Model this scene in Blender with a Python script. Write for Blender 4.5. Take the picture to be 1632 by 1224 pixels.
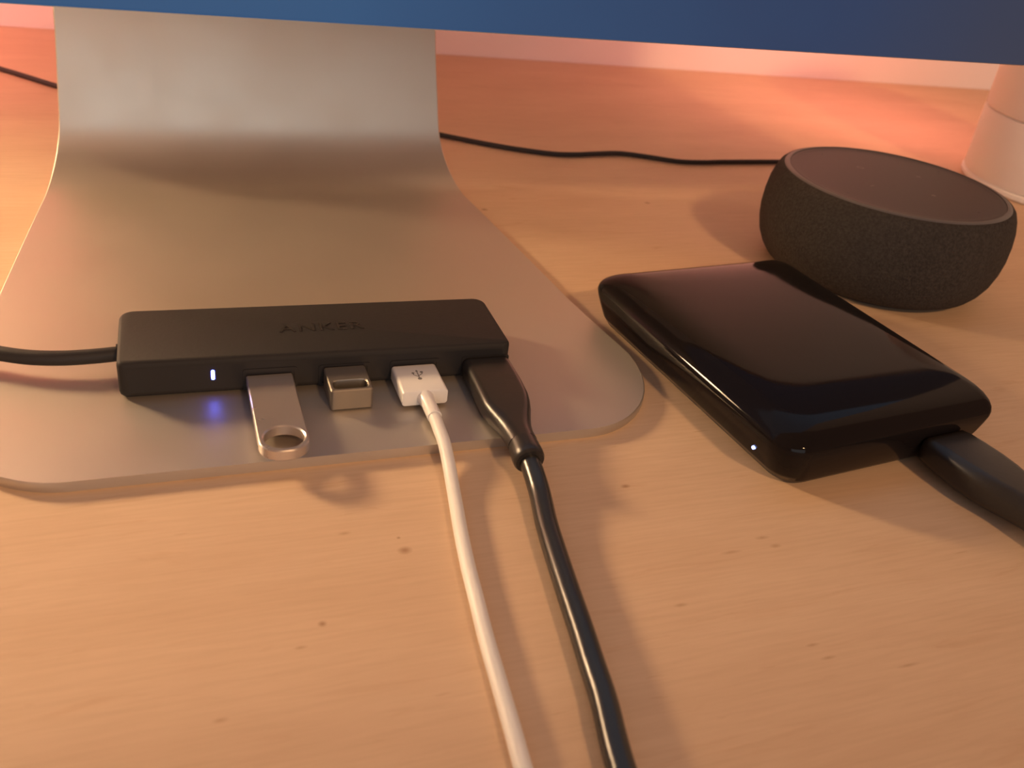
import bpy, bmesh, math, random
from mathutils import Vector, Matrix

for o in list(bpy.data.objects):
    bpy.data.objects.remove(o)
scene = bpy.context.scene
COL = scene.collection
MM = 0.001

# ------------------------------------------------------------------ camera
cam_d = bpy.data.cameras.new('camera')
cam = bpy.data.objects.new('camera', cam_d)
COL.objects.link(cam)
right = Vector((0.936564, -0.328805, 0.121386))
down = Vector((-0.075081, -0.526498, -0.846855))
fwd = Vector((0.342359, 0.78402, -0.517786))
m3 = Matrix((right, -down, -fwd)).transposed()
cam.matrix_world = Matrix.Translation(Vector((27.919, -183.235, 140.861)) * MM) @ m3.to_4x4()
cam_d.sensor_fit = 'HORIZONTAL'
cam_d.sensor_width = 36.0
cam_d.lens = 36.0 * 1443.09 / 1632.0
cam_d.clip_start = 0.01
cam_d.clip_end = 30
cam_d.dof.use_dof = True
cam_d.dof.focus_distance = 0.262
cam_d.dof.aperture_fstop = 22.0
scene.camera = cam

# ------------------------------------------------------------------ world and lights
world = bpy.data.worlds.new('world')
scene.world = world
world.use_nodes = True
bg = world.node_tree.nodes['Background']
bg.inputs[0].default_value = (1.0, 0.46, 0.27, 1)
bg.inputs[1].default_value = 0.24

def light(name, kind, loc, energy, col, size=0.1, size_y=None, target=None):
    d = bpy.data.lights.new(name, kind)
    d.energy = energy
    d.color = col
    if kind == 'AREA':
        d.size = size
        if size_y:
            d.shape = 'RECTANGLE'
            d.size_y = size_y
    else:
        d.shadow_soft_size = size
    o = bpy.data.objects.new(name, d)
    COL.objects.link(o)
    o.location = Vector(loc) * MM
    if target is not None:
        v = (Vector(target) - Vector(loc)).normalized()
        o.rotation_euler = v.to_track_quat('-Z', 'Y').to_euler()
    return o

# ceiling lamp of the room, in front of the desk on the right
light('ceiling_lamp_light', 'POINT', (480, -1720, 1500), 76, (1.0, 0.57, 0.27), 0.09)
# daylight from the window across the room
light('window_daylight', 'AREA', (-300, -2400, 500), 14, (0.84, 0.95, 1.0), 2.0, 1.5, (60, 100, 40))
# red bias lighting behind the monitor, shining on the wall
light('bias_light_left', 'AREA', (-215, 310, 150), 0.95, (1.0, 0.30, 0.25), 0.05, 0.14, (-190, 480, 60))
light('bias_light_right', 'AREA', (490, 290, 150), 0.36, (1.0, 0.31, 0.26), 0.05, 0.14, (490, 445, 60))

scene.view_settings.view_transform = 'Standard'
scene.view_settings.look = 'None'
scene.view_settings.exposure = 0.0
scene.view_settings.gamma = 1.0
scene.view_settings.use_curve_mapping = False

# ------------------------------------------------------------------ materials
def mat(name, base=(0.5, 0.5, 0.5), rough=0.5, metal=0.0, spec=0.5, emit=None, estr=0.0, coat=0.0,
        bump=None, vary=None, sss=0.0, rvary=None):
    m = bpy.data.materials.new(name)
    m.use_nodes = True
    nt = m.node_tree
    b = nt.nodes['Principled BSDF']
    b.inputs['Base Color'].default_value = (*base, 1)
    b.inputs['Roughness'].default_value = rough
    b.inputs['Metallic'].default_value = metal
    b.inputs['Specular IOR Level'].default_value = spec
    if coat:
        b.inputs['Coat Weight'].default_value = coat
        b.inputs['Coat Roughness'].default_value = 0.05
    if emit:
        b.inputs['Emission Color'].default_value = (*emit, 1)
        b.inputs['Emission Strength'].default_value = estr
    tc = None
    if bump or vary or rvary:
        tc = nt.nodes.new('ShaderNodeTexCoord')
    if bump:
        n = nt.nodes.new('ShaderNodeTexNoise')
        n.inputs['Scale'].default_value = bump[0]
        n.inputs['Detail'].default_value = 2
        bp = nt.nodes.new('ShaderNodeBump')
        bp.inputs['Strength'].default_value = bump[1]
        bp.inputs['Distance'].default_value = bump[2]
        nt.links.new(tc.outputs['Object'], n.inputs['Vector'])
        nt.links.new(n.outputs['Fac'], bp.inputs['Height'])
        nt.links.new(bp.outputs['Normal'], b.inputs['Normal'])
    if vary:
        n = nt.nodes.new('ShaderNodeTexNoise')
        n.inputs['Scale'].default_value = vary[0]
        n.inputs['Detail'].default_value = 3
        r = nt.nodes.new('ShaderNodeValToRGB')
        r.color_ramp.elements[0].position = 0.3
        r.color_ramp.elements[1].position = 0.7
        r.color_ramp.elements[0].color = (*[c * (1 - vary[1]) for c in base], 1)
        r.color_ramp.elements[1].color = (*[min(1, c * (1 + vary[1])) for c in base], 1)
        nt.links.new(tc.outputs['Object'], n.inputs['Vector'])
        nt.links.new(n.outputs['Fac'], r.inputs['Fac'])
        nt.links.new(r.outputs['Color'], b.inputs['Base Color'])
    if rvary:
        n = nt.nodes.new('ShaderNodeTexNoise')
        n.inputs['Scale'].default_value = rvary[0]
        n.inputs['Detail'].default_value = 4
        mr = nt.nodes.new('ShaderNodeMapRange')
        mr.inputs['From Min'].default_value = 0.35
        mr.inputs['From Max'].default_value = 0.7
        mr.inputs['To Min'].default_value = rvary[1]
        mr.inputs['To Max'].default_value = rvary[2]
        nt.links.new(tc.outputs['Object'], n.inputs['Vector'])
        nt.links.new(n.outputs['Fac'], mr.inputs['Value'])
        nt.links.new(mr.outputs['Result'], b.inputs['Roughness'])
    return m

def wood_material():
    m = bpy.data.materials.new('birch_wood')
    m.use_nodes = True
    nt = m.node_tree
    L = nt.links.new
    N = nt.nodes.new
    b = nt.nodes['Principled BSDF']
    b.inputs['Roughness'].default_value = 0.5
    b.inputs['Specular IOR Level'].default_value = 0.3
    tc = N('ShaderNodeTexCoord')

    def mapped(sx, sy, rz=0.0, off=(0, 0, 0)):
        mp = N('ShaderNodeMapping')
        mp.inputs['Scale'].default_value = (sx, sy, 1)
        mp.inputs['Rotation'].default_value = (0, 0, rz)
        mp.inputs['Location'].default_value = off
        L(tc.outputs['Object'], mp.inputs['Vector'])
        return mp

    def noise(mp, detail=3, rough=0.55, dist=0.0):
        n = N('ShaderNodeTexNoise')
        n.inputs['Scale'].default_value = 1.0
        n.inputs['Detail'].default_value = detail
        n.inputs['Roughness'].default_value = rough
        n.inputs['Distortion'].default_value = dist
        L(mp.outputs['Vector'], n.inputs['Vector'])
        return n

    def ramp(src, p0, p1, c0=(0, 0, 0, 1), c1=(1, 1, 1, 1)):
        r = N('ShaderNodeValToRGB')
        r.color_ramp.elements[0].position = p0
        r.color_ramp.elements[1].position = p1
        r.color_ramp.elements[0].color = c0
        r.color_ramp.elements[1].color = c1
        L(src, r.inputs['Fac'])
        return r

    def mix(kind, fac, a, bb):
        x = N('ShaderNodeMix')
        x.data_type = 'RGBA'
        x.blend_type = kind
        if isinstance(fac, float):
            x.inputs[0].default_value = fac
        else:
            L(fac, x.inputs[0])
        L(a, x.inputs[6])
        if isinstance(bb, tuple):
            x.inputs[7].default_value = bb
        else:
            L(bb, x.inputs[7])
        return x.outputs[2]
    # broad tone, fine fibres, short dark pores, a few knots
    broad = ramp(noise(mapped(9, 34), 4, 0.6, 0.4).outputs['Fac'], 0.3, 0.75,
                 (0.645, 0.45, 0.29, 1), (0.72, 0.52, 0.345, 1))
    fib = ramp(noise(mapped(55, 900, 0.02), 3).outputs['Fac'], 0.32, 0.62, (0.86, 0.83, 0.80, 1), (1, 1, 1, 1))
    c = mix('MULTIPLY', 0.45, broad.outputs['Color'], fib.outputs['Color'])
    pore = ramp(noise(mapped(80, 560, 0.05, (3, 7, 0)), 2, 0.5).outputs['Fac'], 0.70, 0.80)
    c = mix('MULTIPLY', pore.outputs['Color'], c, (0.86, 0.80, 0.75, 1))
    wav = ramp(noise(mapped(26, 190, -0.04, (5, 1, 0)), 4, 0.6, 1.2).outputs['Fac'], 0.60, 0.74)
    c = mix('MULTIPLY', wav.outputs['Color'], c, (0.93, 0.885, 0.85, 1))
    for kx, ky, kr, kl in [(72.5, -34.5, 1.5, 1.3), (51.1, -52.3, 1.0, 1.1), (134.2, -22.3, 0.9, 1.8), (157.0, 168.8, 1.6, 1.2),
                           (72.1, -30.1, 0.5, 1.2), (159.9, -47.8, 0.8, 3.0), (161.6, -51.2, 0.9, 2.2), (149.0, -50.9, 0.7, 5.0),
                           (151.2, -81.1, 0.6, 3.4), (152.5, -85.0, 0.6, 4.0), (60.4, -26.2, 0.7, 2.6), (169.0, -91.0, 0.5, 7.0),
                           (46, -57.5, 0.6, 2.6), (240, 175, 1.6, 1.2), (128, -64, 0.7, 3), (30, -71, 0.7, 2.5)]:
        mp = N('ShaderNodeMapping')
        mp.vector_type = 'POINT'
        sx, sy = 1 / (kr * kl * MM), 1 / (kr * MM)
        mp.inputs['Scale'].default_value = (sx, sy, 0)
        mp.inputs['Location'].default_value = (-kx * MM * sx, -ky * MM * sy, 0)
        L(tc.outputs['Object'], mp.inputs['Vector'])
        ln = N('ShaderNodeVectorMath')
        ln.operation = 'LENGTH'
        L(mp.outputs['Vector'], ln.inputs[0])
        r = ramp(ln.outputs['Value'], 0.15, 1.15, (1, 1, 1, 1), (0, 0, 0, 1))
        c = mix('MULTIPLY', r.outputs['Color'], c, (0.62, 0.52, 0.46, 1) if kl < 2 else (0.80, 0.73, 0.68, 1))
    L(c, b.inputs['Base Color'])
    bp = N('ShaderNodeBump')
    bp.inputs['Strength'].default_value = 0.12
    bp.inputs['Distance'].default_value = 0.0003
    L(fib.outputs['Color'], bp.inputs['Height'])
    L(bp.outputs['Normal'], b.inputs['Normal'])
    return m

def screen_material():
    # emission over the whole front: dim navy lower strip, brighter blue above
    m = bpy.data.materials.new('screen_emission')
    m.use_nodes = True
    nt = m.node_tree
    L = nt.links.new
    N = nt.nodes.new
    b = nt.nodes['Principled BSDF']
    b.inputs['Base Color'].default_value = (0.012, 0.012, 0.014, 1)
    b.inputs['Roughness'].default_value = 0.22
    b.inputs['Specular IOR Level'].default_value = 0.25
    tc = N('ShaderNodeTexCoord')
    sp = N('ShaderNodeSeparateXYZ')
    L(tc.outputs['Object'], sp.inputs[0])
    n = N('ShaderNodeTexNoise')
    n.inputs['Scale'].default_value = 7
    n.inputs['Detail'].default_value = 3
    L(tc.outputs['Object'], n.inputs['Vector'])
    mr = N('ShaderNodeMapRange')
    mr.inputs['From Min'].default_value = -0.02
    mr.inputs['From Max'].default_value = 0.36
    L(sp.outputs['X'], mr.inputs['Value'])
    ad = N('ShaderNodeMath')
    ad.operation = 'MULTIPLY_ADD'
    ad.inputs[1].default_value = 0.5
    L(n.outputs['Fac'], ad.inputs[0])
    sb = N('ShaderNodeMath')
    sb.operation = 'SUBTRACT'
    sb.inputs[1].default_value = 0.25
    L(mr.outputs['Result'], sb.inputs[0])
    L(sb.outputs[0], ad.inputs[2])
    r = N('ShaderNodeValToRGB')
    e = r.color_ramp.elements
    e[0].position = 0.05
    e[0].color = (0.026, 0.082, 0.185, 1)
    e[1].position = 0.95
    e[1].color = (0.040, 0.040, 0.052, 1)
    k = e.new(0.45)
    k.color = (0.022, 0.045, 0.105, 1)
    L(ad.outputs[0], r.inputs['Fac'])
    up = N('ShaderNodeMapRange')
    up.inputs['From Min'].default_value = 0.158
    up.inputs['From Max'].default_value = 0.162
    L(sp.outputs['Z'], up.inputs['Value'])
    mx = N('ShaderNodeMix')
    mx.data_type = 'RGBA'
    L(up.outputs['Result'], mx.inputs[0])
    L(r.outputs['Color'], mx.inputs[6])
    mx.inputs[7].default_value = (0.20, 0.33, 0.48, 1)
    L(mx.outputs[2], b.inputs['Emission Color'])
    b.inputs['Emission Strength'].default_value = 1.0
    return m

M = dict(
    wood=wood_material(),
    wall=mat('wall_paint', (0.82, 0.79, 0.77), 0.8, bump=(60, 0.15, 0.001), vary=(5, 0.03)),
    floor=mat('floor_boards', (0.30, 0.20, 0.13), 0.5, vary=(6, 0.2)),
    alu=mat('satin_aluminium', (0.60, 0.54, 0.46), 0.46, metal=0.8, rvary=(40, 0.44, 0.49)),
    alu_dark=mat('grey_housing', (0.45, 0.45, 0.46), 0.45, metal=0.8, rvary=(30, 0.4, 0.5)),
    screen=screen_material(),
    hub=mat('matte_black_plastic', (0.030, 0.027, 0.025), 0.66, spec=0.2, bump=(900, 0.25, 0.0002)),
    hub_front=mat('port_panel_plastic', (0.020, 0.018, 0.018), 0.5, spec=0.3, bump=(900, 0.15, 0.0002)),
    logo=mat('glossy_embossed_plastic', (0.030, 0.027, 0.025), 0.22, spec=0.6, rvary=(200, 0.2, 0.3)),
    cable_matte=mat('matte_black_rubber', (0.032, 0.028, 0.026), 0.6, spec=0.3, bump=(700, 0.15, 0.0002)),
    cable_gloss=mat('glossy_black_rubber', (0.028, 0.027, 0.024), 0.27, spec=0.5, bump=(160, 0.10, 0.0006)),
    plug_black=mat('moulded_black_plastic', (0.026, 0.023, 0.021), 0.32, spec=0.45, bump=(500, 0.12, 0.0002)),
    white=mat('white_plastic', (0.84, 0.82, 0.78), 0.30, spec=0.5, vary=(60, 0.015)),
    white_cord=mat('white_rubber', (0.84, 0.82, 0.77), 0.42, spec=0.4, vary=(60, 0.02)),
    print=mat('grey_print', (0.23, 0.22, 0.21), 0.5, vary=(300, 0.05)),
    steel=mat('brushed_steel', (0.60, 0.55, 0.52), 0.30, metal=0.75, rvary=(120, 0.27, 0.34)),
    steel_dull=mat('dull_grey_metal', (0.23, 0.205, 0.175), 0.42, metal=0.6, rvary=(120, 0.36, 0.46)),
    drive=mat('piano_black_plastic', (0.010, 0.008, 0.008), 0.07, spec=0.13, rvary=(25, 0.05, 0.09)),
    drive_base=mat('satin_black_plastic', (0.018, 0.016, 0.015), 0.35, spec=0.4, bump=(600, 0.1, 0.0002)),
    fabric=mat('charcoal_fabric', (0.040, 0.034, 0.030), 0.85, spec=0.25, bump=(1400, 0.8, 0.0006), vary=(900, 0.3)),
    dot_top=mat('charcoal_plastic', (0.034, 0.025, 0.024), 0.45, spec=0.38, bump=(800, 0.1, 0.0002)),
    dot_ring=mat('smoked_ring', (0.11, 0.10, 0.10), 0.4, spec=0.4, vary=(60, 0.05)),
    dot_print=mat('raised_symbol', (0.075, 0.065, 0.065), 0.4, vary=(300, 0.05)),
    canister=mat('cream_plastic', (0.95, 0.92, 0.86), 0.55, spec=0.3, vary=(20, 0.02)),
    led=mat('blue_led', (0.2, 0.25, 0.9), 0.4, emit=(0.07, 0.10, 1.0), estr=30, vary=(300, 0.02)),
    led_core=mat('blue_led_core', (0.6, 0.7, 1.0), 0.4, emit=(0.30, 0.42, 1.0), estr=3, vary=(300, 0.02)),
    shade=mat('glowing_lamp_disc', (0.9, 0.75, 0.5), 0.7, emit=(1.0, 0.66, 0.36), estr=215.0, vary=(20, 0.02)),
)

# ------------------------------------------------------------------ mesh helpers (coordinates in mm)
def link(name, me, material, parent=None, smooth=True, angle=40):
    o = bpy.data.objects.new(name, me)
    COL.objects.link(o)
    me.materials.append(material)
    if smooth:
        me.polygons.foreach_set('use_smooth', [True] * len(me.polygons))
        me.set_sharp_from_angle(angle=math.radians(angle))
    if parent is not None:
        o.parent = parent
    return o

def mesh(verts, faces):
    me = bpy.data.meshes.new('m')
    me.from_pydata([(v[0] * MM, v[1] * MM, v[2] * MM) for v in verts], [], faces)
    me.validate()
    bm = bmesh.new()
    bm.from_mesh(me)
    bmesh.ops.remove_doubles(bm, verts=bm.verts, dist=1e-7)
    bmesh.ops.recalc_face_normals(bm, faces=bm.faces)
    bm.to_mesh(me)
    bm.free()
    return me

def loft(rings, cap=True, cyclic=False):
    n = len(rings[0])
    v = [p for r in rings for p in r]
    f = []
    k = len(rings)
    for i in range(k if cyclic else k - 1):
        a, b = i * n, ((i + 1) % k) * n
        for j in range(n):
            jj = (j + 1) % n
            f.append((a + j, a + jj, b + jj, b + j))
    if cap and not cyclic:
        f.append(tuple(range(n)))
        f.append(tuple(range((k - 1) * n, k * n)))
    return mesh(v, f)

def rrect(w, d, r, n=8, cx=0.0, cy=0.0):
    """rounded rectangle outline, counter-clockwise; r may be a list of four radii (++ -+ -- +-)"""
    rs = r if isinstance(r, (list, tuple)) else [r] * 4
    out = []
    for q, (sx, sy) in enumerate(((1, 1), (-1, 1), (-1, -1), (1, -1))):
        rr = max(rs[q], 1e-3)
        ox, oy = sx * (w / 2 - rr), sy * (d / 2 - rr)
        for i in range(n + 1):
            a = math.pi / 2 * (q + i / n)
            out.append((cx + ox + rr * math.cos(a), cy + oy + rr * math.sin(a)))
    return out

def prism(w, d, r, profile, n=8, cx=0, cy=0):
    """stack of rounded rectangles: profile = [(inset, z)]"""
    rings = []
    for ins, z in profile:
        rs = [max(q - ins, 0.05) for q in (r if isinstance(r, (list, tuple)) else [r] * 4)]
        rings.append([(x, y, z) for x, y in rrect(w - 2 * ins, d - 2 * ins, rs, n, cx, cy)])
    return loft(rings)

def edge_profile(z0, z1, b, k=3):
    p = []
    for i in range(k + 1):
        a = math.pi / 2 * i / k
        p.append((b * (1 - math.sin(a)), z0 + b * (1 - math.cos(a))))
    for i in range(k + 1):
        a = math.pi / 2 * (1 - i / k)
        p.append((b * (1 - math.sin(a)), z1 - b * (1 - math.cos(a))))
    return p

def box(w, d, h, r=1.0, b=0.5, cx=0, cy=0, z0=0, n=4):
    return prism(w, d, r, edge_profile(z0, z0 + h, b), n, cx, cy)

def lathe(profile, n=96):
    rings = []
    for r, z in profile:
        rings.append([(r * math.cos(2 * math.pi * i / n), r * math.sin(2 * math.pi * i / n), z) for i in range(n)])
    return loft(rings)

def catmull(pts, per=10):
    P = [Vector(p) for p in pts]
    P = [P[0] * 2 - P[1]] + P + [P[-1] * 2 - P[-2]]
    out = []
    for i in range(1, len(P) - 2):
        p0, p1, p2, p3 = P[i - 1:i + 3]
        for k in range(per):
            t = k / per
            out.append(0.5 * ((2 * p1) + (p2 - p0) * t + (2 * p0 - 5 * p1 + 4 * p2 - p3) * t * t + (3 * p1 - p0 - 3 * p2 + p3) * t ** 3))
    out.append(P[-2].copy())
    return out

def sweep(path, radius, n=16, flat=1.0):
    """tube; radius is a number or a list per point; flat squashes it vertically"""
    T = []
    for i in range(len(path)):
        a = path[max(i - 1, 0)]
        b = path[min(i + 1, len(path) - 1)]
        T.append((b - a).normalized())
    up = Vector((0, 0, 1))
    rings = []
    for i, p in enumerate(path):
        side = T[i].cross(up)
        if side.length < 1e-3:
            side = Vector((1, 0, 0))
        side.normalize()
        u = side.cross(T[i]).normalized()
        r = radius[i] if isinstance(radius, (list, tuple)) else radius
        rings.append([tuple(p + side * (r * math.cos(2 * math.pi * k / n)) + u * (r * flat * math.sin(2 * math.pi * k / n))) for k in range(n)])
    return loft(rings)

def cord(pts, r, n=16, per=10):
    return sweep(catmull(pts, per), r, n)

def plate_with_hole(outer, inner_fn, z0, z1, b):
    """outer outline (convex) and hole radius function of angle around (hx, hy); bevelled rims"""
    hx, hy, fn = inner_fn
    ang = [math.atan2(y - hy, x - hx) for x, y in outer]
    n = len(outer)

    def off(d):
        res = []
        for i in range(n):
            x0, y0 = outer[i - 1]
            x1, y1 = outer[(i + 1) % n]
            tx, ty = x1 - x0, y1 - y0
            l = math.hypot(tx, ty) or 1
            res.append((outer[i][0] - ty / l * d, outer[i][1] + tx / l * d))
        return res
    O0, O1 = outer, off(b)
    I0 = [(hx + fn(a)[0], hy + fn(a)[1]) for a in ang]
    I1 = [(hx + fn(a)[0] * (1 + b / 4), hy + fn(a)[1] * (1 + b / 4)) for a in ang]
    def R(o, z): return [(x, y, z) for x, y in o]
    rings = [R(O1, z0), R(O0, z0 + b), R(O0, z1 - b), R(O1, z1), R(I1, z1), R(I0, z1 - b), R(I0, z0 + b), R(I1, z0)]
    return loft(rings, cyclic=True)

def dense(outline, k=4):
    out = []
    for i in range(len(outline)):
        a, b = outline[i], outline[(i + 1) % len(outline)]
        L = math.hypot(b[0] - a[0], b[1] - a[1])
        m = max(1, int(L / k))
        for j in range(m):
            out.append((a[0] + (b[0] - a[0]) * j / m, a[1] + (b[1] - a[1]) * j / m))
    return out

def empty(name, loc=(0, 0, 0), rz=0.0):
    o = bpy.data.objects.new(name, None)
    COL.objects.link(o)
    o.empty_display_size = 0.01
    o.location = Vector(loc) * MM
    o.rotation_euler = (0, 0, rz)
    return o

def tag(o, label=None, cat=None, group=None, kind=None):
    if label: o['label'] = label
    if cat: o['category'] = cat
    if group: o['group'] = group
    if kind: o['kind'] = kind
    return o

def place(o, loc, rz=0.0):
    o.location = Vector(loc) * MM
    o.rotation_euler = (0, 0, rz)
    return o

# ------------------------------------------------------------------ room
WYAW = -0.057
def wall_y(x): return 473.85 + math.tan(WYAW) * x

floor = link('floor', mesh([(-2000, -2200, -720), (2400, -2200, -720), (2400, 700, -720), (-2000, 700, -720),
                            (-2000, -2200, -760), (2400, -2200, -760), (2400, 700, -760), (-2000, 700, -760)],
                           [(0, 1, 2, 3), (7, 6, 5, 4), (0, 4, 5, 1), (1, 5, 6, 2), (2, 6, 7, 3), (3, 7, 4, 0)]), M['floor'], smooth=False)
tag(floor, kind='structure')
a, b_ = -1900, 2300
wv = []
for z in (-720, 1700):
    wv += [(a, wall_y(a), z), (b_, wall_y(b_), z), (b_, wall_y(b_) + 100, z), (a, wall_y(a) + 100, z)]
wall = link('wall_back', mesh(wv, [(0, 1, 2, 3), (4, 5, 6, 7), (0, 1, 5, 4), (1, 2, 6, 5), (2, 3, 7, 6), (3, 0, 4, 7)]), M['wall'], smooth=False)
tag(wall, kind='structure')

# desk: one thick board on four legs, its back edge against the wall
desk = empty('desk', (0, 0, -720))
tag(desk, 'pale birch wood desk top under the monitor stand and the gadgets', 'desk')
x0, x1, yf, g = -620, 900, -330, 0.6
oc = [(x0, yf), (x1, yf), (x1, wall_y(x1) - g), (x0, wall_y(x0) - g)]
top = link('desktop_board', mesh([(x, y, 0) for x, y in oc] + [(x, y, -24) for x, y in oc],
                                 [(0, 1, 2, 3), (4, 5, 6, 7), (0, 1, 5, 4), (1, 2, 6, 5), (2, 3, 7, 6), (3, 0, 4, 7)]), M['wood'], smooth=False)
top.parent = desk
top.matrix_parent_inverse = Matrix.Translation((0, 0, 0.720))
for lx, ly in ((-560, -270), (840, -270), (840, 350), (-560, 430)):
    l = link('leg', box(50, 50, 695.8, 4, 2, z0=0), M['wood'], desk)
    l.location = Vector((lx, ly, 0)) * MM

# ------------------------------------------------------------------ monitor with aluminium stand
XC = 67.8
mon = empty('monitor', (XC, 100, 0))
tag(mon, 'monitor with dark blue screen on a wide bent silver aluminium stand', 'monitor')

def mon_part(name, me, m, parent=mon, **k):
    o = link(name, me, m, **k)
    o.parent = parent
    return o

def shift(me, dx, dy, dz):
    me.transform(Matrix.Translation(Vector((dx, dy, dz)) * MM))
    return me

# stand sheet: rows along the profile (y, z, normal) with a half width
def foot_hw(y):
    if y < 38:
        t = (38 - y) / 38
        return 66 + 30.2 * math.sqrt(max(0, 1 - t * t))
    pts = [(38, 96.2), (57, 93.6), (74, 91.4), (100, 89.4), (130, 87.0), (155, 84.9), (175, 83.2), (190, 82.0)]
    for (ya, wa), (yb, wb) in zip(pts, pts[1:]):
        if y <= yb:
            return wa + (wb - wa) * (y - ya) / (yb - ya)
    return 82.0
TOPZ = 2.9
BEND_Y, BEND_R = 177.0, 29.0
LEAN = math.radians(78)
rows = []
for y in (0, 0.15, 0.6, 1.4, 2.6, 4.2, 6.4, 9.2, 12.6, 16.6, 21, 26, 31, 38, 47, 57, 66, 76, 90, 105, 120, 135, 150, 160, 170):
    rows.append((y, TOPZ, (0, 0, 1), foot_hw(y)))
for i in range(15):
    t = LEAN * i / 14
    y = BEND_Y + BEND_R * math.sin(t)
    z = TOPZ + BEND_R * (1 - math.cos(t))
    s = i / 14
    hw = 82.9 + (76.6 - 82.9) * (s * s * (3 - 2 * s) * 0.6 + s * 0.4)
    rows.append((y, z, (0, -math.sin(t), math.cos(t)), hw))
BE_Y, BE_Z = BEND_Y + BEND_R * math.sin(LEAN), TOPZ + BEND_R * (1 - math.cos(LEAN))
for z, hw in ((34, 76.1), (40, 75.7), (47, 75.2), (55, 74.7), (65, 74.3), (80, 74.0), (95, 73.8), (110, 73.6)):
    rows.append((BE_Y + (z - BE_Z) / math.tan(LEAN), z, (0, -math.sin(LEAN), math.cos(LEAN)), hw))
NECK_Y = rows[-1][0] + 2.0
for z, k in ((124, 0.5), (140, 1.0), (200, 1.0), (290, 1.0)):
    a = LEAN + (math.pi / 2 - LEAN) * k
    rows.append((NECK_Y, z, (0, -math.sin(a), math.cos(a)), 73.5))
TH = 2.9
E_ = 0.45
ncol = 30
verts, faces = [], []
sec = None
for y, z, nrm, hw in rows:
    ring = []
    for i in range(ncol + 1):                      # upper face
        ring.append((-(hw - E_) + 2 * (hw - E_) * i / ncol, 0.0))
    ring.append((hw, E_))
    ring.append((hw, TH - E_))
    for i in range(ncol + 1):
        ring.append(((hw - E_) - 2 * (hw - E_) * i / ncol, TH))
    ring.append((-hw, TH - E_))
    ring.append((-hw, E_))
    verts.append([(x, y - 100 - nrm[1] * d, z - nrm[2] * d) for x, d in ring])
# bevel front lip
stand = mon_part('stand', loft(verts), M['alu'], angle=35)

# display
W2 = 325
DB, DT, DF = 89.55, 512.0, 80.0
def vrect(w, h, r, y, zc, n=6, cx=0):
    return [(x, y, z) for x, z in rrect(w, h, r, n, cx, zc)]
zc = (DB + DT) / 2
H = DT - DB
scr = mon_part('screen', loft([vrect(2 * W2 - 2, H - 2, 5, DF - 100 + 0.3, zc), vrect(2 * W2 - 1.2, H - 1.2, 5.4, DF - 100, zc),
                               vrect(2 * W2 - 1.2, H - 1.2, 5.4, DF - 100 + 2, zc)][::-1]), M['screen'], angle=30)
rim = mon_part('rim', loft([vrect(2 * W2, H, 6, DF - 100 + 2.01, zc), vrect(2 * W2, H, 6, DF - 100 + 6, zc)]), M['alu_dark'], angle=30)
back = mon_part('back_housing', loft([vrect(2 * W2 - 1, H - 1, 6, DF - 100 + 6.05, zc), vrect(2 * W2 - 16, H - 16, 10, DF - 100 + 10, zc),
                                      vrect(2 * W2 - 160, H - 110, 40, DF - 100 + 24, zc), vrect(2 * W2 - 300, H - 190, 60, DF - 100 + 38, zc), vrect(2 * W2 - 420, H - 260, 50, DF - 100 + 46, zc)]),
                M['alu_dark'], angle=60)
hinge = mon_part('hinge', shift(box(110, NECK_Y - DF - 46.3, 36, 3, 2), 0, (DF + 46.1 + NECK_Y - 0.1) / 2 - 100, 250), M['alu_dark'])

# ------------------------------------------------------------------ usb hub
HYAW = -0.0161
hub = empty('usb_hub', (12.65, 33.04, TOPZ), HYAW)
tag(hub, 'slim black four port usb hub lying on the silver monitor foot', 'usb hub')
HL, HW, HH = 107.0, 29.8, 10.7
hrad = [4.0, 4.0, 2.2, 2.2]
prof = [(1.6, 0.0), (0.7, 0.35), (0.2, 0.9), (0, 1.6), (0.0, 9.2), (0.12, 9.9), (0.45, 10.4), (1.0, 10.7)]
body = link('body', prism(HL, HW, hrad, prof, 6, HL / 2, HW / 2), M['hub'], hub, angle=30)
# port panel on the front face: thin plate with four rimmed openings
panel = link('port_panel', mesh(*(lambda q: ([(x, y, z) for y in (-0.02, 0.2) for x, z in q],
             [tuple(range(len(q))), tuple(range(len(q), 2 * len(q)))] +
             [(i, (i + 1) % len(q), len(q) + (i + 1) % len(q), len(q) + i) for i in range(len(q))]))(rrect(HL - 5, 7.2, 0.6, 3, HL / 2, 5.4))),
             M['hub_front'], hub)
for px in (38.2, 58.3, 78.3, 99.4):
    q_out = rrect(14.4, 6.6, 0.8, 3, px, 3.7)
    q_in = rrect(12.6, 5.0, 0.4, 3, px, 3.7)
    rings = [[(x, -0.05, z) for x, z in q_out], [(x, -0.22, z) for x, z in q_out], [(x, -0.22, z) for x, z in q_in], [(x, -0.05, z) for x, z in q_in]]
    link('port_rim', loft(rings, cyclic=True), M['hub_front'], hub, smooth=False)
led = link('led', loft([[(x, y, z) for x, z in rrect(0.95, 3.0, 0.45, 5, 23.4, 5.9)] for y in (0.1, -0.12)]), M['led'], hub, smooth=False)
tag(led, 'glowing blue indicator light')
core = link('led_core', loft([[(x, y, z) for x, z in rrect(0.5, 2.3, 0.24, 5, 23.4, 5.9)] for y in (-0.1, -0.16)]), M['led_core'], led, smooth=False)

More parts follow.
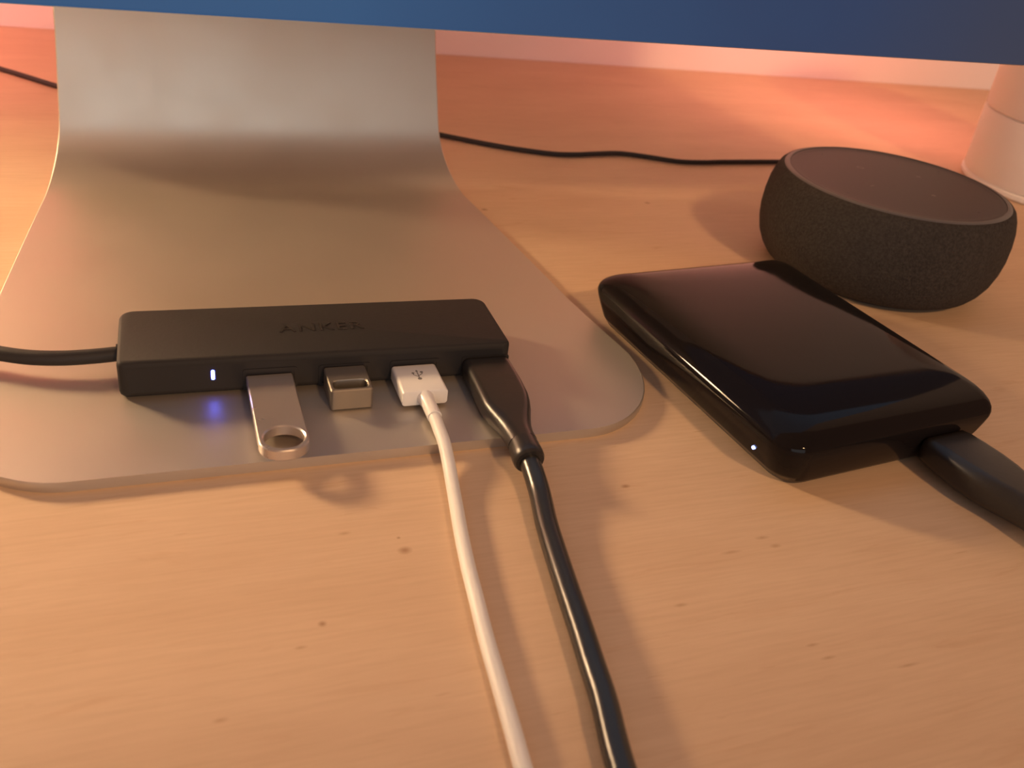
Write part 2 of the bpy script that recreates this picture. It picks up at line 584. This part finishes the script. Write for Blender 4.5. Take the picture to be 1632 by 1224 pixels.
# embossed lettering on top
def text_mesh(s, size, extrude, sx=1.0):
    cu = bpy.data.curves.new('t', 'FONT')
    cu.body = s
    cu.size = size
    cu.extrude = extrude
    cu.resolution_u = 4
    cu.space_character = 1.12
    cu.align_x = 'CENTER'
    cu.align_y = 'CENTER'
    to = bpy.data.objects.new('t', cu)
    COL.objects.link(to)
    bpy.context.view_layer.update()
    me = bpy.data.meshes.new_from_object(to.evaluated_get(bpy.context.evaluated_depsgraph_get()))
    bpy.data.objects.remove(to)
    bpy.data.curves.remove(cu)
    me.transform(Matrix.Diagonal((sx, 1, 1, 1)))
    return me
tm = text_mesh('ANKER', 0.0062, 0.00012, 1.12)
lo = link('embossed_logo', tm, M['logo'], hub, smooth=False)
lo.location = Vector((54.0, 14.6, HH + 0.06)) * MM
tag(lo, 'embossed black lettering')
# captive cord leaving the left end
hc = link('cord', cord([(0.2, 15.0, 5.2), (-7, 14.6, 5.0), (-14, 14.7, 4.9), (-22, 16.2, 4.8), (-30, 19.4, 4.8), (-42, 26, 4.2), (-60, 42, 1.2), (-80, 62, -0.6), (-110, 100, -0.6), (-150, 170, -0.6), (-160, 240, -0.6)], 2.05), M['cable_matte'], hub)
link('cord_collar', cord([(0.15, 15.0, 5.2), (-0.6, 15.0, 5.2)], 2.7), M['cable_matte'], hub)

# ------------------------------------------------------------------ usb stick with round loop
def hub_y(x):           # y of the hub's front face
    return 33.04 + math.tan(HYAW) * (x - 12.65)
st = empty('usb_stick', (50.5, 14.5, TOPZ))
tag(st, 'flat silver metal usb stick with round loop hole, plugged in the hub', 'usb stick')
SL = 35.6
outl = dense(rrect(12.2, SL, [0.5, 0.5, 5.2, 5.2], 10, 0, hub_y(50.5) - 0.35 - 14.5 - SL / 2), 1.5)
yc_h = hub_y(50.5) - 0.35 - 14.5 - SL + 6.0
link('body', plate_with_hole(outl, (0.15, yc_h, lambda a: (4.95 * math.cos(a), 4.6 * math.sin(a))), 2.3, 5.3, 0.3), M['steel'], st, angle=30)

# ------------------------------------------------------------------ tiny flash drive
nd = empty('nano_flash_drive', (70.7, 26, TOPZ))
tag(nd, 'tiny grey metal flash drive with slot, between usb stick and white plug', 'flash drive')
ND = hub_y(70.7) - 0.35 - 19.3
ol = dense(rrect(11.4, ND, 0.7, 4, 0, 19.3 + ND / 2 - 26), 1.0)
def slot(a):
    # rounded slot as superellipse
    c, s = math.cos(a), math.sin(a)
    k = (abs(c / 4.6) ** 6 + abs(s / 2.1) ** 6) ** (-1 / 6)
    return (k * c, k * s)
link('body', plate_with_hole(ol, (0.0, 19.3 - 26 + 3.15, slot), 0.15, 6.4, 0.3), M['steel_dull'], nd, angle=30)

# ------------------------------------------------------------------ white usb cable
wc = empty('white_usb_cable', (90.4, 17.3, 0))
tag(wc, 'thin white usb cable with square white plug in the black hub', 'cable')
ox, oy = 90.4, 17.3
PD = hub_y(90.4) - 0.35 - 17.3
def yprism(w, h, r, ys, zc, cx=0):
    """rounded rectangle sections in xz, along y: ys = [(inset, y)]"""
    return loft([[(x, y, z) for x, z in rrect(w - 2 * i, h - 2 * i, max(r - i, 0.1), 6, cx, zc)] for i, y in ys])
plug = link('plug', yprism(12.9, 4.6, 0.95, [(0.35, 0), (0.1, 0.12), (0, 0.4), (0, PD - 0.5), (0.12, PD - 0.15), (0.5, PD)], 6.1), M['white'], wc, angle=35)
tag(plug, 'square white usb plug')
# usb trident printed on the plug
def flat(polys, z):
    v, f = [], []
    for p in polys:
        f.append(tuple(range(len(v), len(v) + len(p))))
        v += [(x, y, z) for x, y in p]
    return mesh(v, f)
def seg(ax, ay, bx, by, w):
    dx, dy = bx - ax, by - ay
    l = math.hypot(dx, dy)
    nx, ny = -dy / l * w / 2, dx / l * w / 2
    return [(ax + nx, ay + ny), (ax - nx, ay - ny), (bx - nx, by - ny), (bx + nx, by + ny)]
def circ(x, y, r, n=16): return [(x + r * math.cos(2 * math.pi * i / n), y + r * math.sin(2 * math.pi * i / n)) for i in range(n)]
sy = PD * 0.60
polys = [seg(0, sy - 1.9, 0, sy + 1.9, 0.30), circ(0, sy - 2.0, 0.62), [(-0.45, sy + 1.8), (0.45, sy + 1.8), (0, sy + 2.7)],
         seg(0, sy - 1.0, -1.25, sy + 0.1, 0.28), seg(-1.25, sy + 0.05, -1.25, sy + 0.9, 0.28), circ(-1.25, sy + 1.1, 0.42),
         seg(0, sy - 0.5, 1.25, sy + 0.5, 0.28), seg(1.25, sy + 0.45, 1.25, sy + 1.1, 0.28),
         [(0.85, sy + 1.0), (1.65, sy + 1.0), (1.65, sy + 1.8), (0.85, sy + 1.8)]]
sym = link('printed_symbol', flat(polys, 8.43), M['print'], plug, smooth=False)
tag(sym, 'grey printed usb trident symbol')
# strain relief: tapered collar
pr = catmull([(0, 0.3, 6.1), (0.1, -2.5, 6.1), (0.2, -5.5, 6.0), (0.25, -9.0, 5.85)], 6)
nr = len(pr)
rr_ = [2.45 - 0.45 * min(1, i / (nr * 0.3)) for i in range(nr)]
link('strain_relief', sweep(pr, rr_, 20), M['white'], wc)
wpts = [(90.65, 8.6, 5.85), (90.6, 3, 5.2), (90.5, -2, 4.6), (90.0, -8, 3.2), (89.0, -15.5, 2.05), (87.6, -24, 1.75), (86.0, -33.3, 1.75), (84.4, -44, 1.75), (83.1, -55, 1.75),
        (81.9, -65, 1.75), (81.0, -75, 1.75), (80, -86, 1.75), (79.0, -96, 1.75), (77, -120, 1.75), (72, -160, 1.75), (52, -210, 1.75), (0, -240, 1.75), (-70, -240, 1.75)]
link('cord', cord([(x - ox, y - oy, z) for x, y, z in wpts], 1.72), M['white_cord'], wc)
link('end_plug', shift(prism(12, 7.6, 2.0, edge_profile(0, 4.6, 1.2), 6), -70 - 6 - ox, -240 - oy, 0), M['white'], wc)

# ------------------------------------------------------------------ black usb cable from hub to drive
DYAW = math.radians(6.0)
bc = empty('black_usb_cable', (111.3, 10, 0))
tag(bc, 'thick black usb cable with moulded plugs, joining hub and glossy drive', 'cable')
ox, oy = 111.3, 10
hy = hub_y(111.3) - 0.35

def moulded(sections, zc, n=10):
    """sections (cx, y, half width, half height, corner, z centre)"""
    rings = []
    for cx, y, hw, hh, r, z in sections:
        rings.append([(x, y, zz) for x, zz in rrect(2 * hw, 2 * hh, min(r, hw * 0.999, hh * 0.999), n, cx, z)])
    return loft(rings)
# (x in world) plug on the hub
sec = [(112.0, hy, 6.6, 2.9, 1.6), (112.0, hy - 0.5, 7.1, 3.3, 2.0), (112.0, hy - 2, 7.25, 3.45, 2.1), (111.8, hy - 12, 7.25, 3.45, 2.1), (111.4, hy - 19, 7.15, 3.45, 2.2),
       (111.0, hy - 22.5, 6.9, 3.4, 2.4), (110.7, hy - 26, 6.2, 3.35, 2.7), (110.4, hy - 29.5, 5.2, 3.3, 3.1), (110.1, hy - 33, 4.4, 3.3, 3.2), (109.9, hy - 36, 4.05, 3.4, 3.35),
       (109.8, hy - 39.3, 4.0, 3.5, 3.45)]
p1 = link('plug', moulded([(c - ox, y - oy, w, h, r, 6.3) for c, y, w, h, r in sec], 6.3), M['plug_black'], bc, angle=50)
tag(p1, 'black moulded usb plug in the hub')
sr = [(109.8, hy - 39.2, 6.2), (109.6, hy - 43, 5.9), (109.45, hy - 46, 5.6)]
link('strain_relief', sweep(catmull([(x - ox, y - oy, z) for x, y, z in sr], 5), [3.9, 3.95, 4.0, 4.05, 4.1, 4.15, 4.2, 4.2, 4.15, 4.05, 3.7], 20), M['plug_black'], bc)
ce = hy - 45.5
DC = (206.1, 21.2)
def drv(u, v):          # drive frame -> world
    return (DC[0] + u * math.cos(DYAW) - v * math.sin(DYAW), DC[1] + u * math.sin(DYAW) + v * math.cos(DYAW))
DZ = 7.2
PU = 19.0               # plug offset along the drive's front edge
d1 = drv(PU + 0.0, -54 - 44)
bpts = [(109.5, ce + 1, 5.6), (109.2, ce - 4, 4.9), (108.5, -25.2, 3.6), (106.5, -35, 2.95), (104.8, -45.1, 2.9), (103.0, -57, 2.9), (101.5, -67.6, 2.9), (100.0, -77, 2.9), (98.6, -86, 2.9), (95.6, -100, 2.9),
        (92, -125, 2.9), (90, -165, 2.9), (104, -215, 2.9), (150, -246, 2.9), (200, -232, 2.9), (226, -185, 2.9), (231, -140, 2.9), (d1[0] + 2.5, d1[1] - 22, 3.4), (d1[0] + 0.6, d1[1] - 8, 5.0), (d1[0], d1[1], 5.9)]
link('cord', cord([(x - ox, y - oy, z) for x, y, z in bpts], 2.72), M['cable_gloss'], bc)
# wide flat plug on the drive
sec = []
for v, w, h, r in [(-52.35, 7.6, 3.0, 1.4), (-52.8, 8.4, 3.6, 1.8), (-55, 8.9, 4.1, 2.4), (-60, 9.1, 4.5, 2.8), (-66, 9.2, 4.7, 3.0), (-71, 9.0, 4.8, 3.4), (-75, 8.4, 4.8, 3.7), (-79, 7.4, 4.7, 4.0),
                   (-82, 6.7, 4.6, 4.1), (-85, 6.2, 4.5, 4.2), (-88, 5.9, 4.4, 4.1), (-93, 5.5, 4.3, 4.0), (-98, 5.1, 4.2, 3.9), (-99, 4.4, 3.5, 3.2)]:
    ring = []
    for x, zz in rrect(2 * w, 2 * h, r, 8, 0, DZ - 0.3):
        X, Y = drv(PU + x, v)
        ring.append((X - ox, Y - oy, zz))
    sec.append(ring)
p2 = link('drive_plug', loft(sec), M['plug_black'], bc, angle=50)
tag(p2, 'black flat plug in the glossy drive')

# ------------------------------------------------------------------ external drive
dr = empty('external_drive', (DC[0], DC[1], 0), DYAW)
tag(dr, 'glossy black rounded external hard drive between monitor foot and round speaker', 'hard drive')
DW, DL = 79.5, 105.0
# z, insets left / right / front / back, corner radii left and right
DP = [(0.05, 9, 9.5, 7, 7, 7, 4), (0.25, 7, 7.2, 4.6, 5, 6.5, 4), (1.0, 5.2, 6.0, 3.0, 3.8, 7, 4), (2.2, 4.2, 5.3, 2.2, 3, 7.5, 4.5), (4, 3.0, 4.5, 1.5, 2.2, 8, 3.5), (8, 1.5, 2.9, 0.6, 1, 8.5, 3.5),
      (11, 0.5, 1.75, 0.15, 0.3, 8.5, 3.5), (13, 0.08, 1.0, 0.0, 0.0, 8.5, 3.5), (14.2, 0.35, 0.6, 0.25, 0.15, 8.5, 3.5), (15.3, 1.05, 0.25, 1.0, 0.8, 8.5, 3.5), (16.3, 2.15, 0.05, 2.4, 2.0, 9, 3.5),
      (17.2, 3.6, 0.1, 4.6, 3.8, 9, 3.5), (17.9, 5.3, 0.5, 7.4, 6.0, 9, 3.5), (18.4, 7.2, 1.3, 10.8, 8.6, 9, 3.5), (18.75, 10.4, 3.0, 14.5, 11.5, 9, 3.5), (18.93, 13.5, 6.0, 18, 15, 9, 3.5), (19.0, 17, 10, 22, 19, 9, 3.5), (19.02, 22, 16, 28, 26, 10, 3.5)]
def drive_ring(z, l, r, f, bk, cl, cr):
    xl, xr, yf, yb = -DW / 2 + l, DW / 2 - r, -DL / 2 + f, DL / 2 - bk
    return [(x, y, z) for x, y in rrect(xr - xl, yb - yf, [cr, cl, cl, cr], 12, (xl + xr) / 2, (yf + yb) / 2)]
link('base', loft([drive_ring(*p) for p in DP[:4]]), M['drive_base'], dr, angle=50)
link('glossy_shell', loft([drive_ring(*p) for p in DP[3:]]), M['drive'], dr, angle=60)
# little round led low on the left side near the front
lx, lv, lz = -DW / 2 + 1.55, -38.6, 7.0
rings = []
for dx in (0.5, -0.25):
    rings.append([(lx + dx, lv + 0.55 * math.cos(2 * math.pi * i / 16), lz + 0.55 * math.sin(2 * math.pi * i / 16)) for i in range(16)])
tag(link('led', loft(rings), M['led_core'], dr, smooth=False), 'tiny blue white indicator light')

# ------------------------------------------------------------------ round smart speaker
sp = empty('smart_speaker', (305.7, 96.8, 0), math.radians(18))
tag(sp, 'low round charcoal smart speaker with fabric side, behind the glossy drive', 'speaker')
link('fabric_side', lathe([(34, 1.2), (40.5, 1.6), (43.4, 3.2), (45.6, 6.0), (47.6, 10), (48.9, 15), (49.5, 20), (49.4, 26), (48.8, 31), (47.7, 35), (46.5, 37.6), (45.4, 38.7), (44.6, 38.9)], 128), M['fabric'], sp, angle=60)
link('foot_pad', lathe([(36, 0.02), (38, 0.3), (38, 1.2), (36, 1.6)], 96), M['cable_matte'], sp)
N_ = 128
def ringmesh(prof):
    return loft([[(r * math.cos(2 * math.pi * i / N_), r * math.sin(2 * math.pi * i / N_), z) for i in range(N_)] for r, z in prof], cyclic=True)
link('light_ring', ringmesh([(45.5, 37.9), (45.5, 38.3), (44.6, 38.95), (43.0, 39.5), (42.6, 39.3), (42.8, 37.9)]), M['dot_ring'], sp, angle=60)
tp = link('top_plate', lathe([(42.5, 37.9), (42.45, 39.1), (42.0, 39.2), (40.8, 39.02), (39, 38.97), (35, 39.0), (27, 39.12), (18, 39.25), (6, 39.32), (1, 39.32)], 128), M['dot_top'], sp, angle=60)
for i in range(4):
    a = math.radians(90 * i)
    cx, cy = 17 * math.cos(a), 17 * math.sin(a)
    z = 39.30
    if i == 0:
        pl = [seg(cx - 1.4, cy, cx + 1.4, cy, 0.5), seg(cx, cy - 1.4, cx, cy + 1.4, 0.5)]
    elif i == 2:
        pl = [seg(cx - 1.4, cy, cx + 1.4, cy, 0.5)]
    elif i == 1:
        c_out = circ(cx, cy, 1.5, 20)
        c_in = circ(cx, cy, 1.05, 20)
        pl = [[c_out[k], c_out[(k + 1) % 20], c_in[(k + 1) % 20], c_in[k]] for k in range(20)]
    else:
        pl = [circ(cx, cy, 0.9, 16)]
    link('button_symbol', flat(pl, z), M['dot_print'], tp, smooth=False)
for i in range(4):
    a = math.radians(2 + 90 * i)
    link('microphone_hole', flat([circ(35.5 * math.cos(a), 35.5 * math.sin(a), 0.5, 12)], 39.03), M['hub_front'], tp, smooth=False)

# its power cord, running behind the stand to the left
pc = empty('power_cable', (337, 146, 0))
tag(pc, 'thin black power cable running behind the monitor stand to the round speaker', 'cable')
ox, oy = 337, 146
ppts = [(333, 140.6, 9.5), (338, 150, 9.0), (352, 172, 5.0), (372, 200, 1.5), (376, 220, 1.5), (362, 231, 1.5), (350, 231.6, 1.5), (331, 231, 1.5), (313, 230.3, 1.5), (299, 229.4, 1.5), (285.7, 230.6, 1.5), (272, 237, 1.5), (257.8, 242.4, 1.5), (244, 241.6, 1.5), (230.7, 239.8, 1.5), (219, 240, 1.5), (207.6, 243.7, 1.5),
        (194, 250, 1.5), (181.2, 257.7, 1.5), (164.1, 269.2, 1.5), (130, 292, 1.5), (80, 312, 1.5), (20, 322, 1.5), (-10, 330, 1.5), (-21, 338.6, 1.5), (-36.1, 354.7, 1.5), (-49, 368, 1.5), (-70, 390, 1.5), (-120, 425, 1.5), (-200, 452, 1.5), (-300, 462, 1.5)]
link('cord', cord([(x - ox, y - oy, z) for x, y, z in ppts], 1.32, 12), M['cable_matte'], pc)

# ------------------------------------------------------------------ cream canister on the right
cn = empty('white_canister', (522, 189, 0))
tag(cn, 'cream white round canister standing behind the speaker at the right edge', 'canister')
link('foot_ring', lathe([(52, 0.02), (55.4, 0.3), (56.2, 1.2), (56.2, 3.2), (55, 4.0)], 96), M['canister'], cn)
link('lower_body', lathe([(54, 4.0), (55.2, 4.3), (55.6, 5.2), (56.2, 38.2), (55.8, 39.4), (54.6, 39.9)], 96), M['canister'], cn)
link('upper_body', lathe([(54.2, 39.95), (55.5, 40.4), (56.2, 41.5), (56.6, 90), (56.4, 140), (54.5, 146), (50, 149), (30, 150), (2, 150)], 96), M['canister'], cn)

# ------------------------------------------------------------------ desk lamp behind the monitor on the left
LX, LY, LZ = -338, 382, 228
lp = empty('desk_lamp', (LX - 60, LY + 10, 0))
tag(lp, 'desk lamp with lit round head behind the left side of the monitor', 'lamp')
link('base', lathe([(38, 0.02), (40, 1), (40, 6), (36, 9), (9, 11), (5, 14), (4.5, 60), (4.5, 180)], 64), M['alu_dark'], lp)
aim = (Vector((5, -20, 0)) - Vector((LX, LY, LZ))).normalized()
rot = aim.to_track_quat('Z', 'Y').to_matrix().to_4x4()
def head_part(name, prof, m, cyc=False):
    me = loft([[(r * math.cos(math.pi * i / 32), r * math.sin(math.pi * i / 32), z) for i in range(64)] for r, z in prof], cyclic=cyc)
    me.transform(Matrix.Translation(Vector((LX - (LX - 60), LY - (LY + 10), LZ)) * MM) @ rot)
    return link(name, me, m, lp)
head_part('lamp_head', [(47, 112), (49, 112), (49, -2), (40, -18), (24, -30), (8, -35), (2, -35.5), (2, -33), (22, -28), (40, -17), (47, -2)], M['alu_dark'], True)
head_part('bulb_disc', [(2, -1.2), (41, -1.2), (44, -0.8), (44, 0), (41, 0.4), (2, 0.4)], M['shade'])
link('arm', cord([(0, 0, 176), (8, 4, 208), (24, 12, 240), (36, 16, 248)], 4.0, 12), M['alu_dark'], lp)
